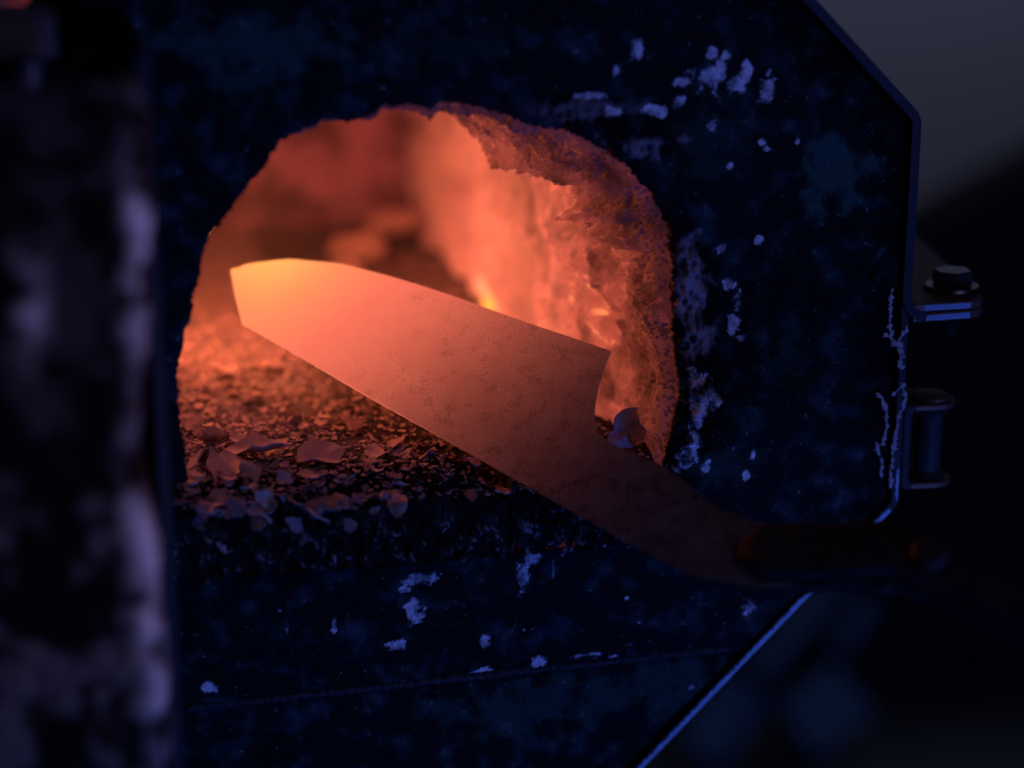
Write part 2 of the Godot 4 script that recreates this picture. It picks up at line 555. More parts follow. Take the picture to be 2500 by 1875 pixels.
func build_front(forge: Node3D) -> void:
	var n := mouth_ring.size()
	var rows := 110
	var p := PackedVector3Array()
	var uv := PackedVector2Array()
	for j in rows:
		for i in n:
			var out := (mouth_ring[i] - MOUTH).normalized()
			var r0 := mouth_ring[i].distance_to(MOUTH)
			var r1 := octagon_edge(out) + 0.6
			var t := pow(float(j) / (rows - 1), 1.5)
			var q := MOUTH + out * lerpf(r0, r1, t)
			var d := lerpf(r0, r1, t) - r0
			var z := front_height(q) * smoothstep(1.0, 0.9, t) - 0.9 * exp(-d / 0.6)
			if q.y < -99.0: z -= 1.4 * smoothstep(-99.0, -100.5, q.y)
			p.append(Vector3(q.x, q.y, z - 3.0 * smoothstep(0.955, 0.98, t)))
			uv.append(Vector2((q.x + 185.0) / 340.0, (180.0 - q.y) / 340.0))
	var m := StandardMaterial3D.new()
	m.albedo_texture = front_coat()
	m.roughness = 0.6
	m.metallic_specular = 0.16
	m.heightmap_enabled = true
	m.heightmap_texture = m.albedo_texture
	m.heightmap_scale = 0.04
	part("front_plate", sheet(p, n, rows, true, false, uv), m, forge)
	var path := PackedVector3Array()
	var radii := PackedFloat32Array()
	for k in 260:
		var x := lerpf(-105.0, 74.0, k / 259.0)
		path.append(Vector3(x, -98.3 + 0.5 * noise_b.get_noise_1d(x) + 0.012 * x, -0.3 + 0.3 * noise_b.get_noise_1d(x + 500)))
		radii.append(1.25 + 0.35 * noise_b.get_noise_1d(x * 3.0 + 90) + 0.25 * absf(sin(x * 2.4)))
	part("weld_bead", bead(path, radii, 0.5, 0.8), mats["black steel"], forge)


# how far round the upper lining the second coat reaches down, in degrees, by depth
var coat_edge := [0.0, -14.0, 48.0, -2.5, 94.0, 5.0, 116.0, 0.9, 141.0, 10.0, 156.0, -3.5, 174.0, 2.0, 225.0, 9.0, 280.0, 3.0, 400.0, 20.0]
# the thick ragged lip of lining that hangs behind the plate, by angle: how deep it goes, and its radius at its inner edge
var lip_depth := [-180.0, 5.0, -60.0, 5.0, -14.0, 7.0, -1.5, 10.0, 8.7, 18.0, 14.8, 26.0, 18.6, 33.0, 21.4, 31.0, 22.6, 41.0, 24.0, 45.0, 26.0, 43.0, 28.0, 37.0, 32.5, 44.0, 38.7, 54.0, 44.0, 60.0, 47.0, 68.0, 58.0, 76.0, 68.0, 85.0, 84.0, 85.0, 100.0, 60.0, 116.0, 10.0, 180.0, 5.0]
var lip_radius := [-180.0, 110.0, 8.0, 110.0, 12.0, 72.0, 14.8, 64.5, 18.6, 60.1, 21.4, 63.4, 22.6, 57.0, 24.0, 54.2, 26.0, 57.5, 28.0, 62.4, 32.5, 61.8, 36.0, 57.5, 38.7, 54.9, 44.0, 51.2, 47.0, 48.0, 52.0, 52.0, 58.0, 53.7, 68.0, 57.8, 84.0, 61.0, 100.0, 65.0, 116.0, 76.0, 130.0, 100.0, 180.0, 110.0]


func torn_edge(ang: float) -> float:
	return edge_at(lip_depth, ang) + noise_c.get_noise_1d(ang * 1.5) * 2.6 + noise_c.get_noise_1d(ang * 6.0 + 50.0) * 1.4


func build_chamber(forge: Node3D) -> void:
	var n := mouth_ring.size()
	var depth := PackedFloat32Array()
	var d := 0.0
	while d < 372.0:
		depth.append(d)
		d += 0.7 if d < 130.0 else 1.5 if d < 210.0 else 4.0
	var p := PackedVector3Array()
	var uv := PackedVector2Array()
	var colors := PackedColorArray()
	for dd in depth:
		for i in n:
			var m := mouth_ring[i]
			var out := (m - MOUTH).normalized()
			var ang := rad_to_deg(out.angle())
			var r_mouth := m.distance_to(MOUTH)
			var r_in := 1.0 / sqrt(pow(out.x / (77.0 if out.x > 0.0 else 94.0), 2) + pow(out.y / 71.0, 2))
			var wall_r := r_in + 4.0
			if out.x > 0.0: wall_r = minf(wall_r, 61.0 / out.x)      # the right wall is upright
			var r := lerpf(r_mouth, wall_r, smoothstep(-8.0, 84.0, dd) if out.x > 0.0 else smoothstep(0.0, 30.0, dd))
			var deep := torn_edge(ang)
			var lip_r := edge_at(lip_radius, ang)
			var v := Vector3(MOUTH.x + out.x * 75.0, MOUTH.y + out.y * 70.0, -dd)
			var start := smoothstep(0.0, 5.0, dd)
			var n_a := noise_a.get_noise_3dv(v)
			var n_b := noise_b.get_noise_3dv(v)
			var n_c := noise_c.get_noise_3dv(v)
			var n_d := noise_a.get_noise_3dv(v * 2.1 + Vector3(200, 90, 10))
			r += start * ((4.0 + 3.5 * smoothstep(90.0, 200.0, dd)) * n_a + (1.7 + 1.0 * smoothstep(90.0, 200.0, dd)) * n_b + 0.7 * n_c)
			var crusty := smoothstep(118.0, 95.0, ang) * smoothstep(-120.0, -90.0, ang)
			# ragged coats of lining, one on the other
			var edge := edge_at(coat_edge, dd) + 4.5 * n_b + 2.5 * n_c
			var over := smoothstep(-0.6, 0.9, ang - edge) * crusty
			r -= start * 1.6 * over * smoothstep(0.0, 18.0, dd)
			var pocket := exp(-pow((dd - 44.0 - 0.5 * (ang + 7.0) + 6.0 * n_c) / 11.0, 2) - pow((ang + 7.0 + 9.0 * n_b) / 7.0, 2))
			r += 4.5 * smoothstep(0.38, 0.5, pocket)
			r += start * 0.9 * noise_c.get_noise_3d(v.x * 0.5, v.y * 0.16, v.z * 0.75) * smoothstep(150.0, 20.0, dd)
			var lip := 62.0 + 26.0 * n_d + 22.0 * n_b
			r -= start * crusty * 1.7 * smoothstep(0.5, -0.9, dd - lip)
			var rim := 13.0 + 9.0 * n_b + 7.0 * n_c + 12.0 * n_a
			r -= start * crusty * 1.2 * smoothstep(0.4, -0.6, dd - rim)
			r += start * 1.8 * smoothstep(0.12, 0.34, n_b) * smoothstep(60.0, 5.0, dd)
			# the lip itself, torn off at its inner edge
			var on_lip := smoothstep(deep + 1.0, deep - 0.6, dd)
			var lip_here := lerpf(r_mouth, lip_r, pow(clampf(dd / maxf(deep, 1.0), 0, 1), 0.85)) + start * (1.5 * n_b + 1.1 * n_c + 0.9 * noise_c.get_noise_3d(v.x * 2.1, v.y * 2.1, v.z * 2.1) + 1.2 * smoothstep(0.1, 0.3, n_b))
			r = lerpf(r, minf(r, lip_here), on_lip)
			var q := MOUTH + out * r
			p.append(Vector3(q.x, q.y, -dd + (front_height(m) - 0.9) * exp(-dd / 5.0)))
			uv.append(Vector2(fposmod(out.angle() / TAU + 0.5, 1.0), sqrt(dd / 372.0)))
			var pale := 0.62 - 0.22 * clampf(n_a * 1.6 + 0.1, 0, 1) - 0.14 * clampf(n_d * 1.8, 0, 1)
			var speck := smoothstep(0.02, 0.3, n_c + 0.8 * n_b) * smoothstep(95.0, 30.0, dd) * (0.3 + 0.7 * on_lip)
			pale *= 1.0 - 0.25 * over * smoothstep(260.0, 160.0, dd)  # shade on the overhanging upper coat put into the colour
			pale *= 1.0 - 0.87 * maxf(on_lip, smoothstep(85.0, 30.0, dd)) * crusty  # lining darkened near the mouth: lack of blue light put into the colour
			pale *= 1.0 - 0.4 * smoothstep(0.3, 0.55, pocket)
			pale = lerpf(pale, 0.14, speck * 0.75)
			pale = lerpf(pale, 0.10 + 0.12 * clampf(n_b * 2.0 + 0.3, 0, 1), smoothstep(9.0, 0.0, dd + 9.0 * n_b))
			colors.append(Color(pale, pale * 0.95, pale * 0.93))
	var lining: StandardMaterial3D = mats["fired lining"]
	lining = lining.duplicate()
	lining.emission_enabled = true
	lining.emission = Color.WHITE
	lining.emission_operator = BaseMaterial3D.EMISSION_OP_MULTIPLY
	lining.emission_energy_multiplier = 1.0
	lining.emission_texture = lining_heat_and_firelight()
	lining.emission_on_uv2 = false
	# relief needs the triplanar lookup, heat and painted firelight the lining's own coordinates
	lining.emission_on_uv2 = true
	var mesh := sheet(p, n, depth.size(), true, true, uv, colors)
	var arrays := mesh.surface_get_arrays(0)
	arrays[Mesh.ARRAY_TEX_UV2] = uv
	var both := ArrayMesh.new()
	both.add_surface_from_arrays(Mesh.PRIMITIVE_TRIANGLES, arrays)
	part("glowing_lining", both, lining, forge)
	var bp := PackedVector3Array()
	var bc := PackedColorArray()
	for j in 60:
		for i in 60:
			var x := lerpf(-150, 100, i / 59.0)
			var y := lerpf(-90, 125, j / 59.0)
			var soot := 1.0 - 0.7 * smoothstep(-0.05, 0.3, noise_a.get_noise_2d(x * 0.9 + 40, y * 0.9) + 0.4 * noise_b.get_noise_2d(x, y))
			bc.append(Color(soot, soot, soot))
			bp.append(Vector3(x, y, -368 + 9.0 * noise_a.get_noise_2d(x, y) + 3.0 * noise_b.get_noise_2d(x, y)))
	part("chamber_back", sheet(bp, 60, 60, false, false, PackedVector2Array(), bc), mats["sooty back wall"], forge)


# How hot the lining is: hottest low on the right, where the burner's flame strikes, and cooling towards the mouth; firelight on the lip is painted in.
func lining_heat_and_firelight() -> ImageTexture:
	var w := 1024
	var h := 448
	var im := Image.create(w, h, false, Image.FORMAT_RGBF)
	var wob := make_noise(71, 1.0, 4)
	var cracks := make_noise(73, 0.05, 3)
	cracks.fractal_type = FastNoiseLite.FRACTAL_RIDGED
	for x in w:
		var ang := 360.0 * (x + 0.5) / w - 180.0
		var t := deg_to_rad(ang)
		var lip := torn_edge(ang)
		var hang := smoothstep(13.0, 18.0, ang)
		for y in h:
			var d := 372.0 * pow((y + 0.5) / h, 2)
			var v := Vector3(MOUTH.x + cos(t) * 75.0, MOUTH.y + sin(t) * 70.0, -d)
			var k := wob.get_noise_3d(v.x * 0.03, v.y * 0.03, d * 0.022)
			var e := 0.5 * exp(-pow((ang + 22.0) / 38.0, 2) - pow((d - 215.0) / 95.0, 2))
			e += 0.19 * exp(-pow((ang - 45.0) / 40.0, 2) - pow((d - 250.0) / 90.0, 2))
			e += 0.03 * smoothstep(0.0, 120.0, d)
			e += 0.8 * exp(-pow((ang + 36.0) / 5.5, 2) - pow((d - 190.0) / 26.0, 2)) * clampf(1.0 + 0.9 * k, 0.1, 2.0)
			e *= clampf(1.0 + 0.7 * k, 0.3, 1.8) * (1.0 - 0.45 * smoothstep(0.45, 0.8, cracks.get_noise_3dv(v)))
			e *= smoothstep(10.0, 110.0, d)
			if ang > -75.0 and ang < 115.0 and d < maxf(lip + 3.0, 110.0) and d > 0.2:  # lip and near wall: bounced firelight put into the emission
				var n_b := noise_b.get_noise_3dv(v)
				var n_c := noise_c.get_noise_3dv(v)
				var s := clampf(d / maxf(lip, 40.0), 0, 1)
				var g := lerpf(0.05, lerpf(0.36, 0.30, hang), pow(s, 1.2)) * smoothstep(112.0, 80.0, ang) * smoothstep(-75.0, -40.0, ang)
				g *= 1.0 - 0.8 * smoothstep(0.0, 0.32, n_c + 0.8 * n_b) * (1.15 - s)
				g *= clampf(1.0 + 1.3 * noise_a.get_noise_3dv(v * 1.7) + 0.5 * n_b, 0.25, 1.7)
				g *= 1.0 + 0.9 * smoothstep(0.62, 0.85, cracks.get_noise_3dv(v * 1.3))
				g += 0.4 * hang * exp(-pow((d - lip) / 0.9, 2)) * smoothstep(112.0, 90.0, ang)  # lit rim of the torn edge, painted into the emission too
				e = g if hang > 0.5 and d < lip + 1.0 else maxf(e, g)
			im.set_pixel(x, y, heat(e))
	return ImageTexture.create_from_image(im)


func heat(e: float) -> Color:
	return Color(e, e * (0.15 + 0.16 * clampf(e - 0.55, 0, 1)), e * 0.085)


func build_shells(forge: Node3D) -> void:
	# upper shell: a bent sheet, 3 mm thick, along the chamfer, round the corner, down the side
	var bend := []
	for k in 7:
		bend.append(Vector2(124.0, 76.3) + Vector2.from_angle(PI / 4 * (1.0 - k / 6.0)) * 8.0)
	var outer := PackedVector2Array([Vector2(20, 191.5)])
	outer.append_array(PackedVector2Array(bend))
	outer.append(Vector2(132, 22.0))
	for k in 5:
		outer.append(Vector2(138.0, 21.2) + Vector2.from_angle(PI + PI / 2 * k / 4.0) * Vector2(6.0, 5.8).length() / 1.39)
	part("upper_shell", strip(outer, 3.0, 2.0, -210.0), mats["black steel"], forge)
	part("cut_edge", edge_strip(outer, 3.0, 2.05), mats["black steel"], forge)
	# its flange, and the lower shell's flange that it is bolted to
	for k in 2:
		var y := 18.2 - 3.3 * k
		var st := begin()
		var rim := [Vector2(133.5 - 0.5 * k, -1.6 - 0.3 * k), Vector2(153.5, -1.6), Vector2(157.0, -0.2), Vector2(159.6, 3.0), Vector2(161.0, 8.0), Vector2(176.0, 92.0), Vector2(180.0, 140.0), Vector2(133.5, 140.0)]
		plate(st, PackedVector2Array(rim), Vector3.RIGHT, Vector3.FORWARD, Vector3(0, y, 0), -2.9, 0.0, 0.45)
		part("flange", done(st), mats["brown steel"], forge)
		st = begin()
		quad(st, Vector3(137 - k, y - 2.4, 1.66 + 0.3 * k), Vector3(153, y - 2.4, 1.62), Vector3(153, y - 0.5, 1.62), Vector3(137 - k, y - 0.5, 1.66 + 0.3 * k), Vector3.BACK)
		part("bright_flange_edge", done(st), mats["cut steel edge"], forge)
	# bolt through the flanges
	var at := Vector3(154.0, 18.2, -15.0)
	var bolt := part("bolt", hex_head(at + Vector3(0, 1.6, 0), 6.6, 5.0), mats["fastener steel"], forge)
	part("washer", lathe(PackedVector2Array([Vector2(9.2, 0.05), Vector2(9.4, 0.5), Vector2(8.8, 1.5), Vector2(5, 1.6)]), at, Vector3.UP, 40), mats["fastener steel"], bolt)
	var screw := PackedVector2Array()
	for k in 9:
		screw.append(Vector2(3.0, -6.2 - k * 1.1))
		screw.append(Vector2(2.5, -6.75 - k * 1.1))
	screw.append(Vector2(0.0, -16.4))
	screw.reverse()
	part("thread", lathe(screw, at, Vector3.UP, 24), mats["fastener steel"], bolt)
	# lower shell: side and lower chamfer, its front edge bare cut steel
	var low := PackedVector2Array([Vector2(131.6, 18.5), Vector2(132, 11.8), Vector2(132, -49.2)])
	for k in 6:
		low.append(Vector2(128.0, -49.2) + Vector2.from_angle(-PI / 4 * k / 5.0) * 4.0)
	low.append(Vector2(131.0 - 100.0, -52.0 - 100.0))
	low.append(Vector2(-20, -152.5))
	part("lower_shell", strip(low, 2.4, 0.8, -330.0), mats["black steel"], forge)
	var chamfer := PackedVector2Array([low[8] + Vector2(-1, -1), low[9]])
	part("bright_cut_edge", edge_strip(chamfer, 1.7, 0.86, 0.55), mats["cut steel edge"], forge)
	var side_edge := PackedVector2Array([Vector2(131.9, -38), Vector2(131.9, -49.2)])
	part("bright_cut_edge", edge_strip(side_edge, 1.0, 0.86, 0.8), mats["cut steel edge"], forge)
	# white crust where the seam was smeared with cement
	var runs := [[Vector2(125.5, 24), Vector2(125.2, 12), Vector2(127, 4)], [Vector2(123.0, 9), Vector2(127.0, 7), Vector2(129.5, 2), Vector2(130.0, -4)], [Vector2(131.5, 11), Vector2(129.0, 6), Vector2(131.0, 0)],
		[Vector2(121.5, -11), Vector2(124, -13), Vector2(126.5, -19), Vector2(125.5, -30)], [Vector2(127.5, -12.5), Vector2(131, -9), Vector2(132.5, -14), Vector2(130, -22), Vector2(129.5, -30), Vector2(128.5, -38), Vector2(128.8, -45)],
		[Vector2(123.0, -28), Vector2(125.0, -34), Vector2(125.2, -41)]]
	for r in runs:
		var curve := Curve2D.new()
		for v in r: curve.add_point(v)
		var path := PackedVector3Array()
		var radii := PackedFloat32Array()
		var length := curve.get_baked_length()
		for k in int(length / 0.25):
			var q := curve.sample_baked(k * 0.25)
			path.append(Vector3(q.x + 0.9 * noise_b.get_noise_2d(q.y * 2.0, 7), q.y, 0.9 + 0.6 * noise_b.get_noise_2d(q.y * 2.0, 50)))
			radii.append((0.6 + 0.8 * noise_b.get_noise_2d(q.y * 3.0, 90) + 0.5 * noise_c.get_noise_1d(q.y * 2.0)) * clampf(minf(k * 0.25, length - k * 0.25) + 0.2, 0.1, 1.0))
		part("white_crust", bead(path, radii, 1.1, 0.6), mats["white crust"], forge)
	# latch: a bent steel bracket with a roller on a pin
	var latch := Node3D.new()
	latch.name = "latch"
	forge.add_child(latch)
	var st2 := begin()
	var web := PackedVector2Array([Vector2(133.2, -17.0), Vector2(147, -17.0), Vector2(147.6, -17.6), Vector2(147.6, -18.6), Vector2(147, -19.4), Vector2(137.4, -19.4), Vector2(136.2, -20.6), Vector2(136.2, -43.0),
		Vector2(137.4, -44.2), Vector2(147, -44.2), Vector2(147.6, -45), Vector2(147.6, -46), Vector2(147, -46.6), Vector2(134.8, -46.6), Vector2(133.2, -45.4)])
	plate(st2, web, Vector3.RIGHT, Vector3.UP, Vector3.ZERO, -20.0, -1.0, 0.5)
	part("bracket", done(st2), mats["black steel"], latch)
	var hub := Vector3(145.5, -31.8, -8.0)
	part("roller", lathe(PackedVector2Array([Vector2(0, -12.2), Vector2(6.0, -12.2), Vector2(6.4, -11.4), Vector2(4.8, -10.2), Vector2(4.5, -9.6), Vector2(4.5, 9.0), Vector2(4.8, 9.8), Vector2(6.4, 11.2), Vector2(6.0, 12.2), Vector2(0, 12.2)]), hub, Vector3.UP, 40), mats["black steel"], latch)
	part("pin_head", lathe(PackedVector2Array([Vector2(6.6, 0), Vector2(6.6, 0.9), Vector2(5.6, 1.6), Vector2(3, 2.0), Vector2(0, 2.1)]), Vector3(hub.x, -17.0, hub.z), Vector3.UP, 40), mats["brown steel"], latch)
	for y in [-17.2, -44.4]:
		var ear := begin()
		var round_end := PackedVector2Array([Vector2(137, 0.6), Vector2(137, 30)])
		for k in 13:
			round_end.append(Vector2(hub.x, 8.0) + Vector2.from_angle(PI * 0.42 - PI * 0.92 * k / 12.0) * 8.2)
		plate(ear, round_end, Vector3.RIGHT, Vector3.FORWARD, Vector3(0, y, 0), -2.0, 0.0, 0.4)
		part("ear_plate", done(ear), mats["brown steel"], latch)


# sheet metal of some thickness along an outline, from z0 back to z1
func strip(outer: PackedVector2Array, thick: float, z0: float, z1: float) -> ArrayMesh:
	var inner := inside_of(outer, thick)
	var st := begin()
	for k in outer.size() - 1:
		var a := outer[k]
		var b := outer[k + 1]
		var c := inner[k + 1]
		var d := inner[k]
		var out := Vector3((a - d).x + (b - c).x, (a - d).y + (b - c).y, 0)
		quad(st, Vector3(a.x, a.y, z0), Vector3(b.x, b.y, z0), Vector3(b.x, b.y, z1), Vector3(a.x, a.y, z1), out)
		quad(st, Vector3(d.x, d.y, z0), Vector3(c.x, c.y, z0), Vector3(c.x, c.y, z1), Vector3(d.x, d.y, z1), -out)
		quad(st, Vector3(a.x, a.y, z0), Vector3(b.x, b.y, z0), Vector3(c.x, c.y, z0), Vector3(d.x, d.y, z0), Vector3.BACK)
	return done(st)


func inside_of(outer: PackedVector2Array, thick: float) -> PackedVector2Array:
	var inner := PackedVector2Array()
	for k in outer.size():
		var t := (outer[mini(k + 1, outer.size() - 1)] - outer[maxi(k - 1, 0)]).normalized()
		inner.append(outer[k] + Vector2(t.y, -t.x) * thick)
	return inner


func edge_strip(coarse: PackedVector2Array, thick: float, z: float, worn := 0.0) -> ArrayMesh:
	var outer := coarse
	var inner := inside_of(outer, thick)
	if worn > 0.0:                       # a cut edge with nicks: fine steps, ragged on the inside
		outer = PackedVector2Array()
		inner = PackedVector2Array()
		var t := (coarse[1] - coarse[0]).normalized()
		var n := int(coarse[0].distance_to(coarse[1]) / 0.5)
		for k in n + 1:
			var q := coarse[0].lerp(coarse[1], k / float(n))
			outer.append(q + Vector2(t.y, -t.x) * (0.15 + worn * 0.3 * absf(noise_c.get_noise_1d(k * 0.9))))
			inner.append(q + Vector2(t.y, -t.x) * thick * (1.0 + worn * (noise_c.get_noise_1d(k * 0.7 + 70) + 0.6 * noise_b.get_noise_1d(k * 0.5))))
	var st := begin()
	for k in outer.size() - 1:
		quad(st, Vector3(outer[k].x, outer[k].y, z), Vector3(outer[k + 1].x, outer[k + 1].y, z), Vector3(inner[k + 1].x, inner[k + 1].y, z), Vector3(inner[k].x, inner[k].y, z), Vector3.BACK)
	return done(st)


func hex_head(at: Vector3, r: float, h: float) -> ArrayMesh:
	var hex := PackedVector2Array()
	for k in 6:
		hex.append(Vector2.from_angle(TAU * k / 6.0 + 0.42) * r)
	var st := begin()
	plate(st, hex, Vector3.RIGHT, Vector3.FORWARD, at, 0.0, h, 0.45)
	return done(st)


# ---------------------------------------------------------------- the shelf that floors the chamber

func floor_y(x: float, z: float) -> float:
	return -26.6 + 1.1 * noise_a.get_noise_2d(x, z) + 0.8 * noise_b.get_noise_2d(x, z) + 0.9 * noise_b.get_noise_2d(x * 1.4, z * 1.4) * smoothstep(-30.0, 0.0, z) - 7.0 * smoothstep(-5.0, 11.0, z + 9.0 * noise_b.get_noise_1d(x * 0.5 + 20) + 4.0 * noise_c.get_noise_1d(x * 0.4))


func build_shelf() -> void:
	var run := PackedVector2Array()      # (z, y) down the section, back to front, then down the face
	var z := -368.0
	while z < 8.0:
		run.append(Vector2(z, 0))
		z += 3.0 if z < -120.0 else 0.8
	for k in 28:
		run.append(Vector2(9.0 + 3.0 * sin(k / 45.0 * PI), -0.62 * (k + 1)))
	var nx := 260
	var p := PackedVector3Array()
	var colors := PackedColorArray()
	for q in run:
		for i in nx:
			var x := lerpf(-108.0, 47.0, i / (nx - 1.0))
			var v: Vector3
			var y := floor_y(x, minf(q.x, 8.0))
			if q.y < 0.0: y = maxf(-60.0, y + q.y * 1.1)
			v = Vector3(x, y, q.x)
			var nb := noise_b.get_noise_3dv(v * 1.3)
			var nc := noise_c.get_noise_3dv(v * 0.9)
			if q.y < 0.0: v.z += 3.2 * nb + 1.8 * nc
			else: v.y += 0.7 * nc
			p.append(v)
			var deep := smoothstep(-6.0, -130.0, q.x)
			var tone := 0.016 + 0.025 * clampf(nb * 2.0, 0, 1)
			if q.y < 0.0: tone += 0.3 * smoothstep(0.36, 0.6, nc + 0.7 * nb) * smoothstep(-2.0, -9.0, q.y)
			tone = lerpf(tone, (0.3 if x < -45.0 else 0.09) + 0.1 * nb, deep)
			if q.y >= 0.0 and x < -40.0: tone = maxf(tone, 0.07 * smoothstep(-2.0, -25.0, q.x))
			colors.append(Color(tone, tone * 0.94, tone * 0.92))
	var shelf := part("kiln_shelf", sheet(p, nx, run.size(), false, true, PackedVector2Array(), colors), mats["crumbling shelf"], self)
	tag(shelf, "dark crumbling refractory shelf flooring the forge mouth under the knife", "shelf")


# ---------------------------------------------------------------- the open door on the left

func build_door() -> void:
	var door := thing("forge_door", "open forge door with mottled refractory lining, blurred at the left edge", "door")
	# right-hand outline of the slab by height
	var right := [-140.0, -115.5, -59.0, -116.1, -28.4, -116.2, -17.2, -117.1, -1.0, -116.3, 15.5, -119.0, 26.3, -120.3, 40.5, -118.6, 56.6, -116.4, 76.3, -114.5, 95.0, -113.8, 108.8, -114.2, 112.0, -116.0, 116.0, -120.0]
	var nu := 130
	var nv := 200
	var p := PackedVector3Array()
	var colors := PackedColorArray()
	for j in nv:
		var y := lerpf(-140.0, 115.0, j / (nv - 1.0))
		var xr := edge_at(right, y)
		for i in nu:
			var s := i / (nu - 1.0) * 110.0       # along the section: round the right side, then across the front
			var q: Vector2
			if s < 30.0: q = Vector2(xr, 76.0 + s)
			elif s < 49.0:
				var a := (s - 30.0) / 19.0 * PI / 2
				q = Vector2(xr - 12.0 * (1.0 - cos(a)), 106.0 + 12.0 * sin(a))
			else: q = Vector2(xr - 12.0 - (s - 49.0), 118.0)
			var v := Vector3(q.x, y, q.y)
			var na := noise_a.get_noise_3dv(v * 1.2)
			var nb := noise_b.get_noise_3dv(v * 0.9)
			v += Vector3(0.5, 0, 0.87) * (1.6 * na + 1.4 * nb)
			p.append(v)
			var band := smoothstep(24.0, 32.0, s) * smoothstep(47.0, 38.0, s) * (0.95 * smoothstep(44.0, 60.0, y) * smoothstep(104.0, 86.0, y) + 0.34 * smoothstep(26.0, 6.0, y) + 0.2)  # firelight along the door's right edge put into the colour
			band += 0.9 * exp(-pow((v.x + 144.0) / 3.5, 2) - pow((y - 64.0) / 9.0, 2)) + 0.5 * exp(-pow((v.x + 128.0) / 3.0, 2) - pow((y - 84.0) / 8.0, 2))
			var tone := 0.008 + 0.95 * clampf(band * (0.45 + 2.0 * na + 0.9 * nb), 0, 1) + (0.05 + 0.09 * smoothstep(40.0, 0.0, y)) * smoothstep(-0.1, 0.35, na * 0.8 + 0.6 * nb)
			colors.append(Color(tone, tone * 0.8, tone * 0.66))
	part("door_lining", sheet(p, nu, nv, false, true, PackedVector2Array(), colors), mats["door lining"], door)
	var st := begin()
	plate(st, PackedVector2Array([Vector2(-113.6, 2), Vector2(-110.4, 2), Vector2(-110.4, 66), Vector2(-113.6, 66)]), Vector3.RIGHT, Vector3.BACK, Vector3(0, -15, 0), -130, 130, 0.5)
	part("door_frame", done(st), mats["black steel"], door)
	var hinge := Node3D.new()
	hinge.name = "hinge"
	door.add_child(hinge)
	st = begin()
	plate(st, PackedVector2Array([Vector2(-175, 22), Vector2(-136, 22), Vector2(-133, 25), Vector2(-133, 44), Vector2(-136, 47), Vector2(-175, 47)]), Vector3.RIGHT, Vector3.BACK, Vector3(0, 117, 0), -6, 6, 1.2)
	part("hinge_leaf", done(st), mats["hinge steel"], hinge)
	part("hinge_pin", lathe(PackedVector2Array([Vector2(0, -16), Vector2(3.6, -16), Vector2(4.2, -15), Vector2(4.2, -6.2)]), Vector3(-141, 117, 36), Vector3.UP), mats["hinge steel"], hinge)


# ---------------------------------------------------------------- the knife

var edge_top := [-19.5, 15.3, -16.1, 19.6, -10.4, 24.3, -3.8, 29.0, 3.9, 32.4, 13.8, 36.5, 24.7, 39.2, 40.5, 42.5, 56.4, 45.2, 72.2, 47.4, 87.9, 49.5, 103.0, 51.9, 116.7, 53.9, 118.1, 48.9, 120.8, 41.6, 124.2, 34.8, 127.6, 29.8, 131.6, 27.0, 136.9, 25.8, 145.2, 26.4, 153.1, 27.3, 166.2, 26.2, 176.7, 24.2, 185.2, 24.8, 197.8, 27.8, 209.6, 31.7, 240.0, 40.0]
var edge_low := [-19.5, 15.3, -10.3, 7.7, 0.0, 0.0, 28.3, -0.1, 57.9, -0.5, 92.5, -0.1, 117.5, 0.0, 141.6, 0.1, 157.3, 0.1, 172.2, 0.5, 186.4, 1.6, 203.9, 7.9, 219.1, 17.1, 240.0, 26.0]


func knife_frame() -> Transform3D:
	var e1 := Vector3(0.6214, -0.2642, 0.7376)
	var e2 := Vector3(0.7, 0.6101, -0.3712)
	e2 = (e2 - e1 * e1.dot(e2) / e1.length_squared()).normalized()
	return Transform3D(Basis(e1.normalized(), e2, e1.normalized().cross(e2)), Vector3(-0.0761, 0.0043, -0.0734))


func build_knife() -> void:
	var knife := thing("kitchen_knife", "red-hot unfinished knife blade lying edge up across the forge mouth", "knife")
	knife.transform = knife_frame()
	var steel := StandardMaterial3D.new()
	steel.albedo_texture = scale_coat()
	steel.roughness = 0.62
	steel.metallic = 0.25
	steel.heightmap_enabled = true
	steel.heightmap_texture = steel.albedo_texture
	steel.heightmap_scale = 0.025
	steel.emission_enabled = true
	steel.emission = Color.WHITE
	steel.emission_operator = BaseMaterial3D.EMISSION_OP_MULTIPLY
	steel.emission_energy_multiplier = 1.0
	steel.emission_texture = blade_heat()
	part("glowing_blade", bar_of_steel(-19.4, 128.0), steel, knife)
	part("tang", bar_of_steel(128.0, 214.0), steel, knife)


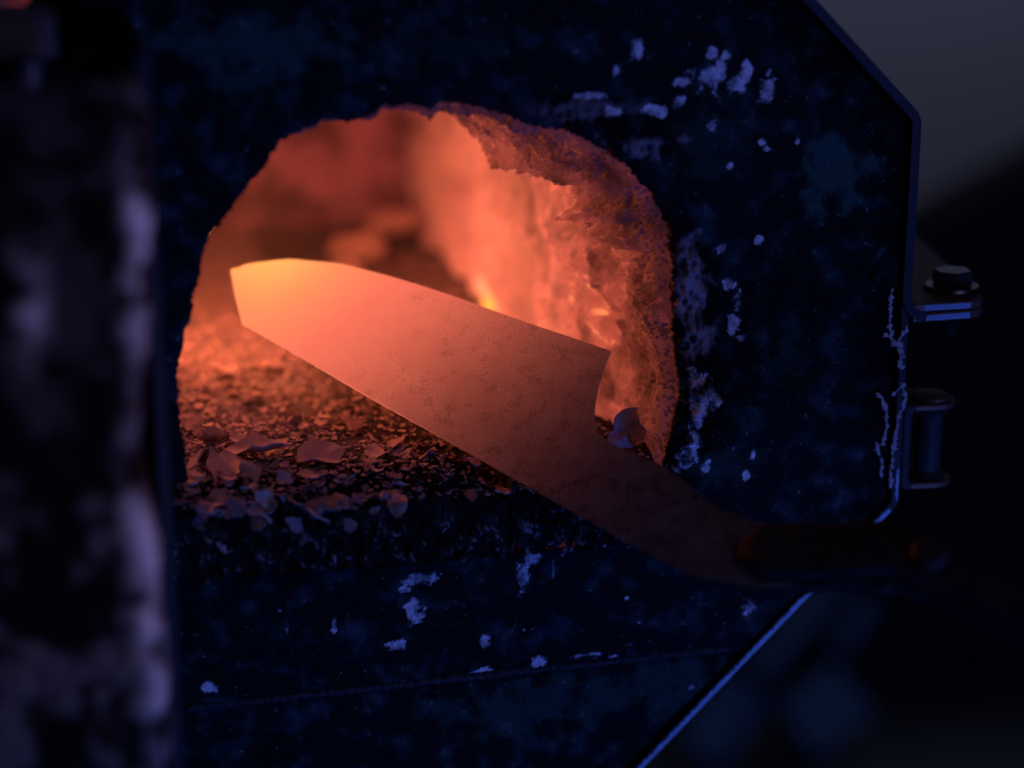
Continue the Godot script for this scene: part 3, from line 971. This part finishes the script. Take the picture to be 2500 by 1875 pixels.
func bar_of_steel(x0: float, x1: float) -> ArrayMesh:
	var xs := PackedFloat32Array()
	var x := x0
	while x < x1 - 0.01:
		xs.append(x)
		x += 0.45
	xs.append(x1)
	for k in range(0, edge_top.size(), 2):
		if edge_top[k] > x0 + 0.05 and edge_top[k] < x1 - 0.05: xs.append(edge_top[k])
	xs.sort()
	var nv := 44
	var st := SurfaceTool.new()
	st.begin(Mesh.PRIMITIVE_TRIANGLES)
	for face in [1.0, -1.0]:
		var p := PackedVector3Array()
		var uv := PackedVector2Array()
		for j in nv:
			var t := j / (nv - 1.0)
			for xx in xs:
				var lo: float = edge_at(edge_low, xx) + (0.0 if face > 0.0 else 2.2)
				var hi := blade_top(xx)
				var y := lerpf(lo, hi, t)
				var thick := 1.35 - 0.95 * clampf(y / 54.0, 0, 1) * smoothstep(140.0, 110.0, xx) - 0.35 * smoothstep(60.0, -20.0, xx)
				var soft := 0.16 * (smoothstep(0.06, 0.0, t) + smoothstep(0.95, 1.0, t))
				p.append(Vector3(xx, y, face * (thick - soft)))
				uv.append(Vector2((xx + 20.0) / 240.0, y / 60.0))
		st.append_from(sheet(p, xs.size(), nv, false, face < 0.0, uv), 0, Transform3D())
	for rim in [0.0, 1.0]:
		var p := PackedVector3Array()
		var uv := PackedVector2Array()
		for s in 3:
			for xx in xs:
				var y := edge_at(edge_low, xx) + 2.2 * (1.0 - s / 2.0) if rim == 0.0 else blade_top(xx)
				var thick := 1.35 - 0.95 * clampf(y / 54.0, 0, 1) * smoothstep(140.0, 110.0, xx) - 0.35 * smoothstep(60.0, -20.0, xx) - 0.16
				p.append(Vector3(xx, y, lerpf(-thick, thick, s / 2.0)))
				uv.append(Vector2((xx + 20.0) / 240.0, y / 60.0))
		st.append_from(sheet(p, xs.size(), 3, false, rim == 1.0, uv), 0, Transform3D())
	return st.commit()


func scale_coat() -> ImageTexture:
	var w := 1440
	var h := 360
	var im := Image.create(w, h, false, Image.FORMAT_RGB8)
	var pits := make_noise(81, 0.17, 2)
	var broad := make_noise(82, 0.012, 4)
	for y in h:
		for x in w:
			var scaly := smoothstep(0.2, 0.5, x / float(w) + 0.25 * broad.get_noise_2d(x, y))
			var v := 0.13 + 0.06 * broad.get_noise_2d(x, y)
			v *= 1.0 - scaly * pitted(pits, broad, x, y)
			v += 0.03 * scaly * smoothstep(0.2, 0.45, -pits.get_noise_2d(x * 0.5, y * 0.4))
			im.set_pixel(x, y, Color(v, v * 0.95, v * 0.93).linear_to_srgb())
	return ImageTexture.create_from_image(im)


# small scattered pits, a little longer than wide, that gather in patches
func pitted(pits: FastNoiseLite, broad: FastNoiseLite, x: float, y: float) -> float:
	var k := pits.get_noise_2d(x, y * 0.55)
	var gather := broad.get_noise_2d(x * 1.6 + 700, y * 1.6)
	return clampf(0.55 * smoothstep(0.3, 0.46, k + 0.35 * gather) + 0.35 * smoothstep(0.1, 0.5, gather), 0, 0.85)


# The steel is hottest at its point, deep in the fire, and black where the tongs hold it; cooler scale shows as dark specks.
func blade_heat() -> ImageTexture:
	var w := 1440
	var h := 360
	var im := Image.create(w, h, false, Image.FORMAT_RGBF)
	var pits := make_noise(81, 0.17, 2)
	var broad := make_noise(82, 0.012, 4)
	for y in h:
		for x in w:
			var mm := x / float(w) * 240.0 - 20.0
			var up := y / float(h) * 60.0
			var along := mm - (up - 20.0) * 0.28
			var e := 1.16 / (1.0 + exp((along - 60.0) / 19.5))
			e *= smoothstep(175.0, 105.0, mm)
			e += 0.27 * exp(-pow((mm + 12.0) / 19.0, 2)) * smoothstep(4.0, 34.0, up + 4.0)
			var scaly := smoothstep(0.2, 0.5, x / float(w) + 0.25 * broad.get_noise_2d(x, y))
			e *= (1.0 - 0.4 * scaly * pitted(pits, broad, x, y)) * (1.0 + 0.14 * scaly * broad.get_noise_2d(x * 0.7 + 300, y * 0.7))
			im.set_pixel(x, y, Color(e, e * (0.178 + 0.42 * clampf(e - 0.95, 0, 0.8)), e * (0.098 - 0.05 * clampf(e - 0.95, 0, 0.8))))
	return ImageTexture.create_from_image(im)


func build_tongs() -> void:
	var tongs := thing("tongs", "dark iron tongs gripping the tang at the lower right, out of focus", "tongs")
	tongs.transform = knife_frame()
	var iron: Material = mats["tongs iron"]
	for side in [1.0, -1.0]:
		var curve := Curve2D.new()
		for v in [Vector2(193, 15), Vector2(203, 19.5), Vector2(222, 31), Vector2(233, 37), Vector2(243, 39), Vector2(256, 38.5), Vector2(320, 39), Vector2(420, 42)]:
			curve.add_point(v)
		var p := PackedVector3Array()
		var n := 70
		var ring := 16
		for k in n:
			var s := curve.get_baked_length() * k / (n - 1.0)
			var c := curve.sample_baked(s)
			var t := (curve.sample_baked(s + 2.0) - curve.sample_baked(maxf(s - 2.0, 0.0))).normalized()
			var across := Vector2(-t.y, t.x)
			var half := lerpf(8.6, 5.0, smoothstep(35.0, 75.0, s)) * (0.45 + 0.55 * smoothstep(0.0, 9.0, s))
			var thick := lerpf(2.6, 4.2, smoothstep(10.0, 60.0, s)) * (0.5 + 0.5 * smoothstep(0.0, 2.0, s))
			var mid: float = side * (1.4 + thick)
			for i in ring:
				var a := TAU * i / ring
				var ca := signf(cos(a)) * pow(absf(cos(a)), 0.45)
				var sa := signf(sin(a)) * pow(absf(sin(a)), 0.45)
				var q := c + across * half * ca * (1.0 + 0.22 * noise_b.get_noise_2d(s * 0.9, ca * 3.0 + side * 9.0))
				p.append(Vector3(q.x, q.y, mid + thick * sa * (1.0 + 0.3 * noise_b.get_noise_2d(s * 0.8 + 60.0, ca * 4.0))))
		part("jaw", sheet(p, ring, n, true, false), iron, tongs)
	part("rivet", lathe(PackedVector2Array([Vector2(5.6, 0), Vector2(5.4, 1.6), Vector2(4.0, 3.0), Vector2(0, 3.6)]), Vector3(243, 39, 9.4), Vector3(0, 0, 1)), iron, tongs)


# ---------------------------------------------------------------- fire

func build_flames() -> void:
	var haze := FogVolume.new()
	haze.name = "furnace_haze"
	haze.shape = RenderingServer.FOG_VOLUME_SHAPE_BOX
	haze.size = Vector3(0.17, 0.115, 0.33)
	haze.position = Vector3(-22, 26, -190) * MM
	var smoke := FogMaterial.new()
	smoke.density = 0.35
	smoke.albedo = Color(0.9, 0.85, 0.8)
	haze.material = smoke
	add_child(haze)
	tag(haze, "thin glowing haze filling the forge chamber", "", "", "stuff")
	var spots := [
		[Vector3(35, -26, -186), 4.0, 0.0032, "orange burner flame licking the right chamber wall behind the blade"],
		[Vector3(-84, 30, -150), 7.0, 0.0100, "unseen flame added at the left of the chamber to light the shelf"],  # added out of view to light shelf and blade from the left
	]
	for s in spots:
		var f := thing("burner_or_added_flame", s[3], "flame", s[0] * MM)
		var p := PackedVector3Array()
		for j in 13:
			for i in 20:
				var a := PI * j / 12.0
				var b := TAU * i / 20.0
				var v := Vector3(sin(a) * cos(b), cos(a) * 1.5, sin(a) * sin(b))
				p.append(v * s[1] * (1.0 + 0.35 * noise_a.get_noise_3dv(v * 22.0)))
		part("flame_body", sheet(p, 20, 13, true, true), mats["flame"], f)
		fire_lamp("fire_light", Vector3.ZERO, Color(1.0, 0.20, 0.085), s[2], 0.012, f)


# ---------------------------------------------------------------- flakes of scale and spalled lining

func flake_mesh(s: int, curl: float, thick: float, jag: float) -> ArrayMesh:
	var r := RandomNumberGenerator.new()
	r.seed = s
	var n := 19
	var top := [[], [], []]
	var stretch := r.randf_range(0.55, 0.95)
	var turn := r.randf_range(0, TAU)
	var bumps := make_noise(s, 0.9, 2)
	for k in n:
		var rad := 1.0 - jag * r.randf()
		for ring in 3:
			var q: Vector2 = Vector2.from_angle(TAU * (k + 0.3 * r.randf()) / n) * rad * [1.0, 0.66, 0.33][ring]
			q.y *= stretch
			top[ring].append(q)
	var lift := func(q: Vector2) -> Vector3:
		var w := q.rotated(turn)
		return Vector3(q.x, curl * w.x * w.x + 0.35 * curl * w.y + 0.16 * bumps.get_noise_2d(q.x, q.y), q.y)
	var st := SurfaceTool.new()
	st.begin(Mesh.PRIMITIVE_TRIANGLES)
	var up := Vector3.UP
	for k in n:
		var j := (k + 1) % n
		for side in [1.0, -1.0]:
			st.set_smooth_group(0 if side > 0 else 1)
			var h: Vector3 = up * thick * 0.5 * side
			for ring in 2:
				var a: Vector3 = lift.call(top[ring][k]) + h
				var b: Vector3 = lift.call(top[ring][j]) + h
				var c: Vector3 = lift.call(top[ring + 1][j]) + h
				var d: Vector3 = lift.call(top[ring + 1][k]) + h
				quad(st, a, b, c, d, up * side)
			tri(st, lift.call(top[2][k]) + h, lift.call(top[2][j]) + h, lift.call(Vector2.ZERO) + h, up * side)
		st.set_smooth_group(-1)
		var e: Vector3 = lift.call(top[0][k])
		var f: Vector3 = lift.call(top[0][j])
		quad(st, e + up * thick * 0.5, f + up * thick * 0.5, f - up * thick * 0.5, e - up * thick * 0.5, Vector3(e.x + f.x, 0, e.z + f.z))
	st.generate_normals()
	return st.commit()


func flake_place(x: float, z: float, size: float, tilt: float, lift: float) -> Transform3D:
	var b := Basis(Vector3.UP, rng.randf_range(0, TAU))
	b = Basis(Vector3(cos(x * 3.0), 0, sin(z * 3.0 + x)).normalized(), tilt) * b
	return Transform3D(b.scaled(Vector3.ONE * size), Vector3(x, floor_y(x, z) + lift, z) * MM)


func build_flakes() -> void:
	var kinds := []
	for k in 8:
		kinds.append(flake_mesh(100 + k, [0.25, 0.5, -0.3, 0.7, 0.1, 0.35, -0.5, 0.2][k], 0.11, 0.42))
	# litter nobody could count: small flakes over the whole shelf
	for shade in 2:
		var st := SurfaceTool.new()
		st.begin(Mesh.PRIMITIVE_TRIANGLES)
		var wanted := 4200 if shade == 0 else 4200
		var made := 0
		while made < wanted:
			var x := rng.randf_range(-104.0, 44.0)
			var z := 8.0 - pow(rng.randf(), 1.3) * 300.0
			var heap := clampf((-x + 10.0) / 100.0, 0.12, 1.0)
			if z < -70.0: heap = maxf(heap, 0.5)
			if shade == 0 and rng.randf() > heap: continue
			var size := rng.randf_range(0.4, 1.4) * (1.0 + 0.9 * heap * rng.randf())
			st.append_from(kinds[made % 8], 0, flake_place(x, z, size, rng.randfn(0.0, 0.4), size * 0.25 + rng.randf() * 1.2 * heap))
			made += 1
		var litter := part("scale_litter", st.commit(), mats["pale flake"] if shade == 0 else mats["grey flake"], self)
		tag(litter, ["fine pale flakes of spalled lining strewn over the shelf", "fine dark scale crumbs strewn over the shelf"][shade], "scale flakes", "", "stuff")
	# flakes one can tell apart
	for k in 170:
		var x := -104.0 + 130.0 * pow(rng.randf(), 1.35)
		var z := 9.0 - pow(rng.randf(), 1.6) * 190.0
		var size := (1.7 + 3.6 * pow(rng.randf(), 1.8)) * (1.25 if x < -60 else 0.85)
		var f := part("lining_flake", kinds[k % 8], mats["pale flake"] if rng.randf() < 0.75 else mats["grey flake"], self)
		f.transform = flake_place(x, z, size, rng.randfn(0.0, 0.42), size * 0.3 + rng.randf() * 2.2 * smoothstep(-20, -80, x))
		var zone := "against the left rim of the mouth" if x < -88 else "among the heap at the left front" if x < -60 and z > -40 else "on the lit left half of the shelf" if z > -90 and x < -45 else "in the dark strip below the blade" if z > -60 else "deep in the chamber, blurred"
		tag(f, "thin torn %s lining flake lying loose %s" % ["pale" if f.material_override == mats["pale flake"] else "grey", zone], "flake", "loose lining flakes on the shelf")
	# flakes that slid over the shelf's front edge
	for k in 28:
		var x := -101.0 + 90.0 * pow(rng.randf(), 1.2)
		var drop := rng.randf() * rng.randf() * 15.0
		var f := part("spilled_flake", kinds[k % 8], mats["grey flake"] if k % 3 else mats["pale flake"], self)
		var b := Basis(Vector3.RIGHT, 0.15 + rng.randf() * 0.8) * Basis(Vector3.UP, rng.randf_range(0, TAU))
		b = Basis(Vector3.BACK, rng.randfn(0.0, 0.4)) * b
		f.transform = Transform3D(b.scaled(Vector3.ONE * rng.randf_range(1.4, 4.6)), Vector3(x, -29.0 - drop, 10.5 + rng.randf() * 2.5) * MM)
		tag(f, "torn flake that slid over the shelf's dark front edge, %s" % ["high up by the heap" if drop < 3.0 else "lower down on the rough face"], "flake", "flakes spilled over the shelf edge")
	# the ones that stand out: x, z, size, tilt, lift, kind
	var heroes := [
		[-77.0, -20.0, 12.5, 0.35, 4.0, 3, "largest pale flake, tented over the others near the left front of the shelf"],
		[-89.0, -12.0, 9.0, -0.2, 2.5, 1, "broad flat pale flake beside the left rim of the mouth"],
		[-59.0, -14.0, 9.0, 0.25, 2.5, 5, "wavy pale flake just right of the largest flake"],
		[-41.0, -18.0, 6.5, -0.15, 2.0, 7, "pale flake lying alone in the dark patch below the blade"],
		[-33.0, -24.0, 4.4, 0.5, 2.5, 0, "small ragged flake standing in the dark patch below the blade"],
		[-91.0, -38.0, 6.0, 0.9, 3.5, 3, "upright flake with a bright tip at the left of the shelf"],
		[-66.0, 9.0, 9.0, 0.75, 0.5, 2, "long tilted flake hanging over the front edge of the shelf, half lilac"],
		[-80.0, 7.0, 7.5, 0.6, 1.0, 6, "pale flake sliding off the shelf's front edge left of the long tilted one"],
		[-94.0, 4.0, 6.5, 0.2, 1.5, 1, "small triangular flake at the front left corner of the shelf"],
	]
	for h in heroes:
		var f := part("large_lining_flake", flake_mesh(300 + int(h[0] * 3.0), [0.25, 0.5, -0.3, 0.7, 0.1, 0.35, -0.5, 0.2][h[5]], 0.04, 0.3), mats["pale flake"], self)
		f.transform = flake_place(h[0], h[1], h[2], h[3], h[4])
		tag(f, h[6], "flake", "large lining flakes")
	# the curled one at the right: a folded sheet standing on the shelf
	var cp := PackedVector3Array()
	for side in 2:
		for j in 14:
			for i in 48:
				var t := TAU * i / 48.0
				var k := (j if side == 0 else 13 - j) / 13.0
				var rad := 5.6 * k * (1.0 + 0.22 * sin(t * 3.0 + 1.0) + 0.09 * sin(t * 5.0))
				var bend := 2.6 * sin(2.0 * t + 0.9) * k * k + 1.3 * k * sin(t * 4.0 + 2.0) * k + 0.8 * noise_b.get_noise_2d(cos(t) * k * 9.0, sin(t) * k * 9.0)
				cp.append(Vector3(rad * cos(t), rad * sin(t) * 1.25, bend + (0.16 if side == 0 else -0.16)))
	rough_stuff("rosy flake", Color(0.45, 0.27, 0.25), 0.85, 18, 0.08, mats["pale flake"].heightmap_texture)
	var curl := part("curled_flake", sheet(cp, 48, 28, true, true), mats["rosy flake"], self)
	curl.position = Vector3(38.5, -18.5, -1.0) * MM
	curl.rotation = Vector3(-0.2, -0.75, -0.5)
	tag(curl, "curled pink flake leaning on the right chamber wall behind the tang", "flake", "large lining flakes")
	# lumps fallen from the lining at the back of the chamber
	var lumps_at := [[Vector3(-3, -20, -285), 11.0, "long pale lump of lining on the chamber floor behind the blade"], [Vector3(21, -16, -318), 10.0, "bright ridge of lining at the foot of the far chamber wall"], [Vector3(-15, -22, -255), 7.0, "small pale lump of lining just above the blade's curve"], [Vector3(-62, -24, -120), 3.4, "round pale crumb on the shelf left of the blade"]]
	for l in lumps_at:
		var p := PackedVector3Array()
		for j in 17:
			for i in 28:
				var a := PI * j / 16.0
				var b := TAU * i / 28.0
				var v := Vector3(sin(a) * cos(b) * 1.3, cos(a) * 0.6, sin(a) * sin(b))
				p.append(v * l[1] * (1.0 + 0.5 * noise_a.get_noise_3dv(v * 18.0 + l[0])))
		var o := part("fallen_lump", sheet(p, 28, 17, true, true), mats["pale flake"], self)
		o.position = l[0] * MM
		tag(o, l[2], "lump", "fallen lining lumps")
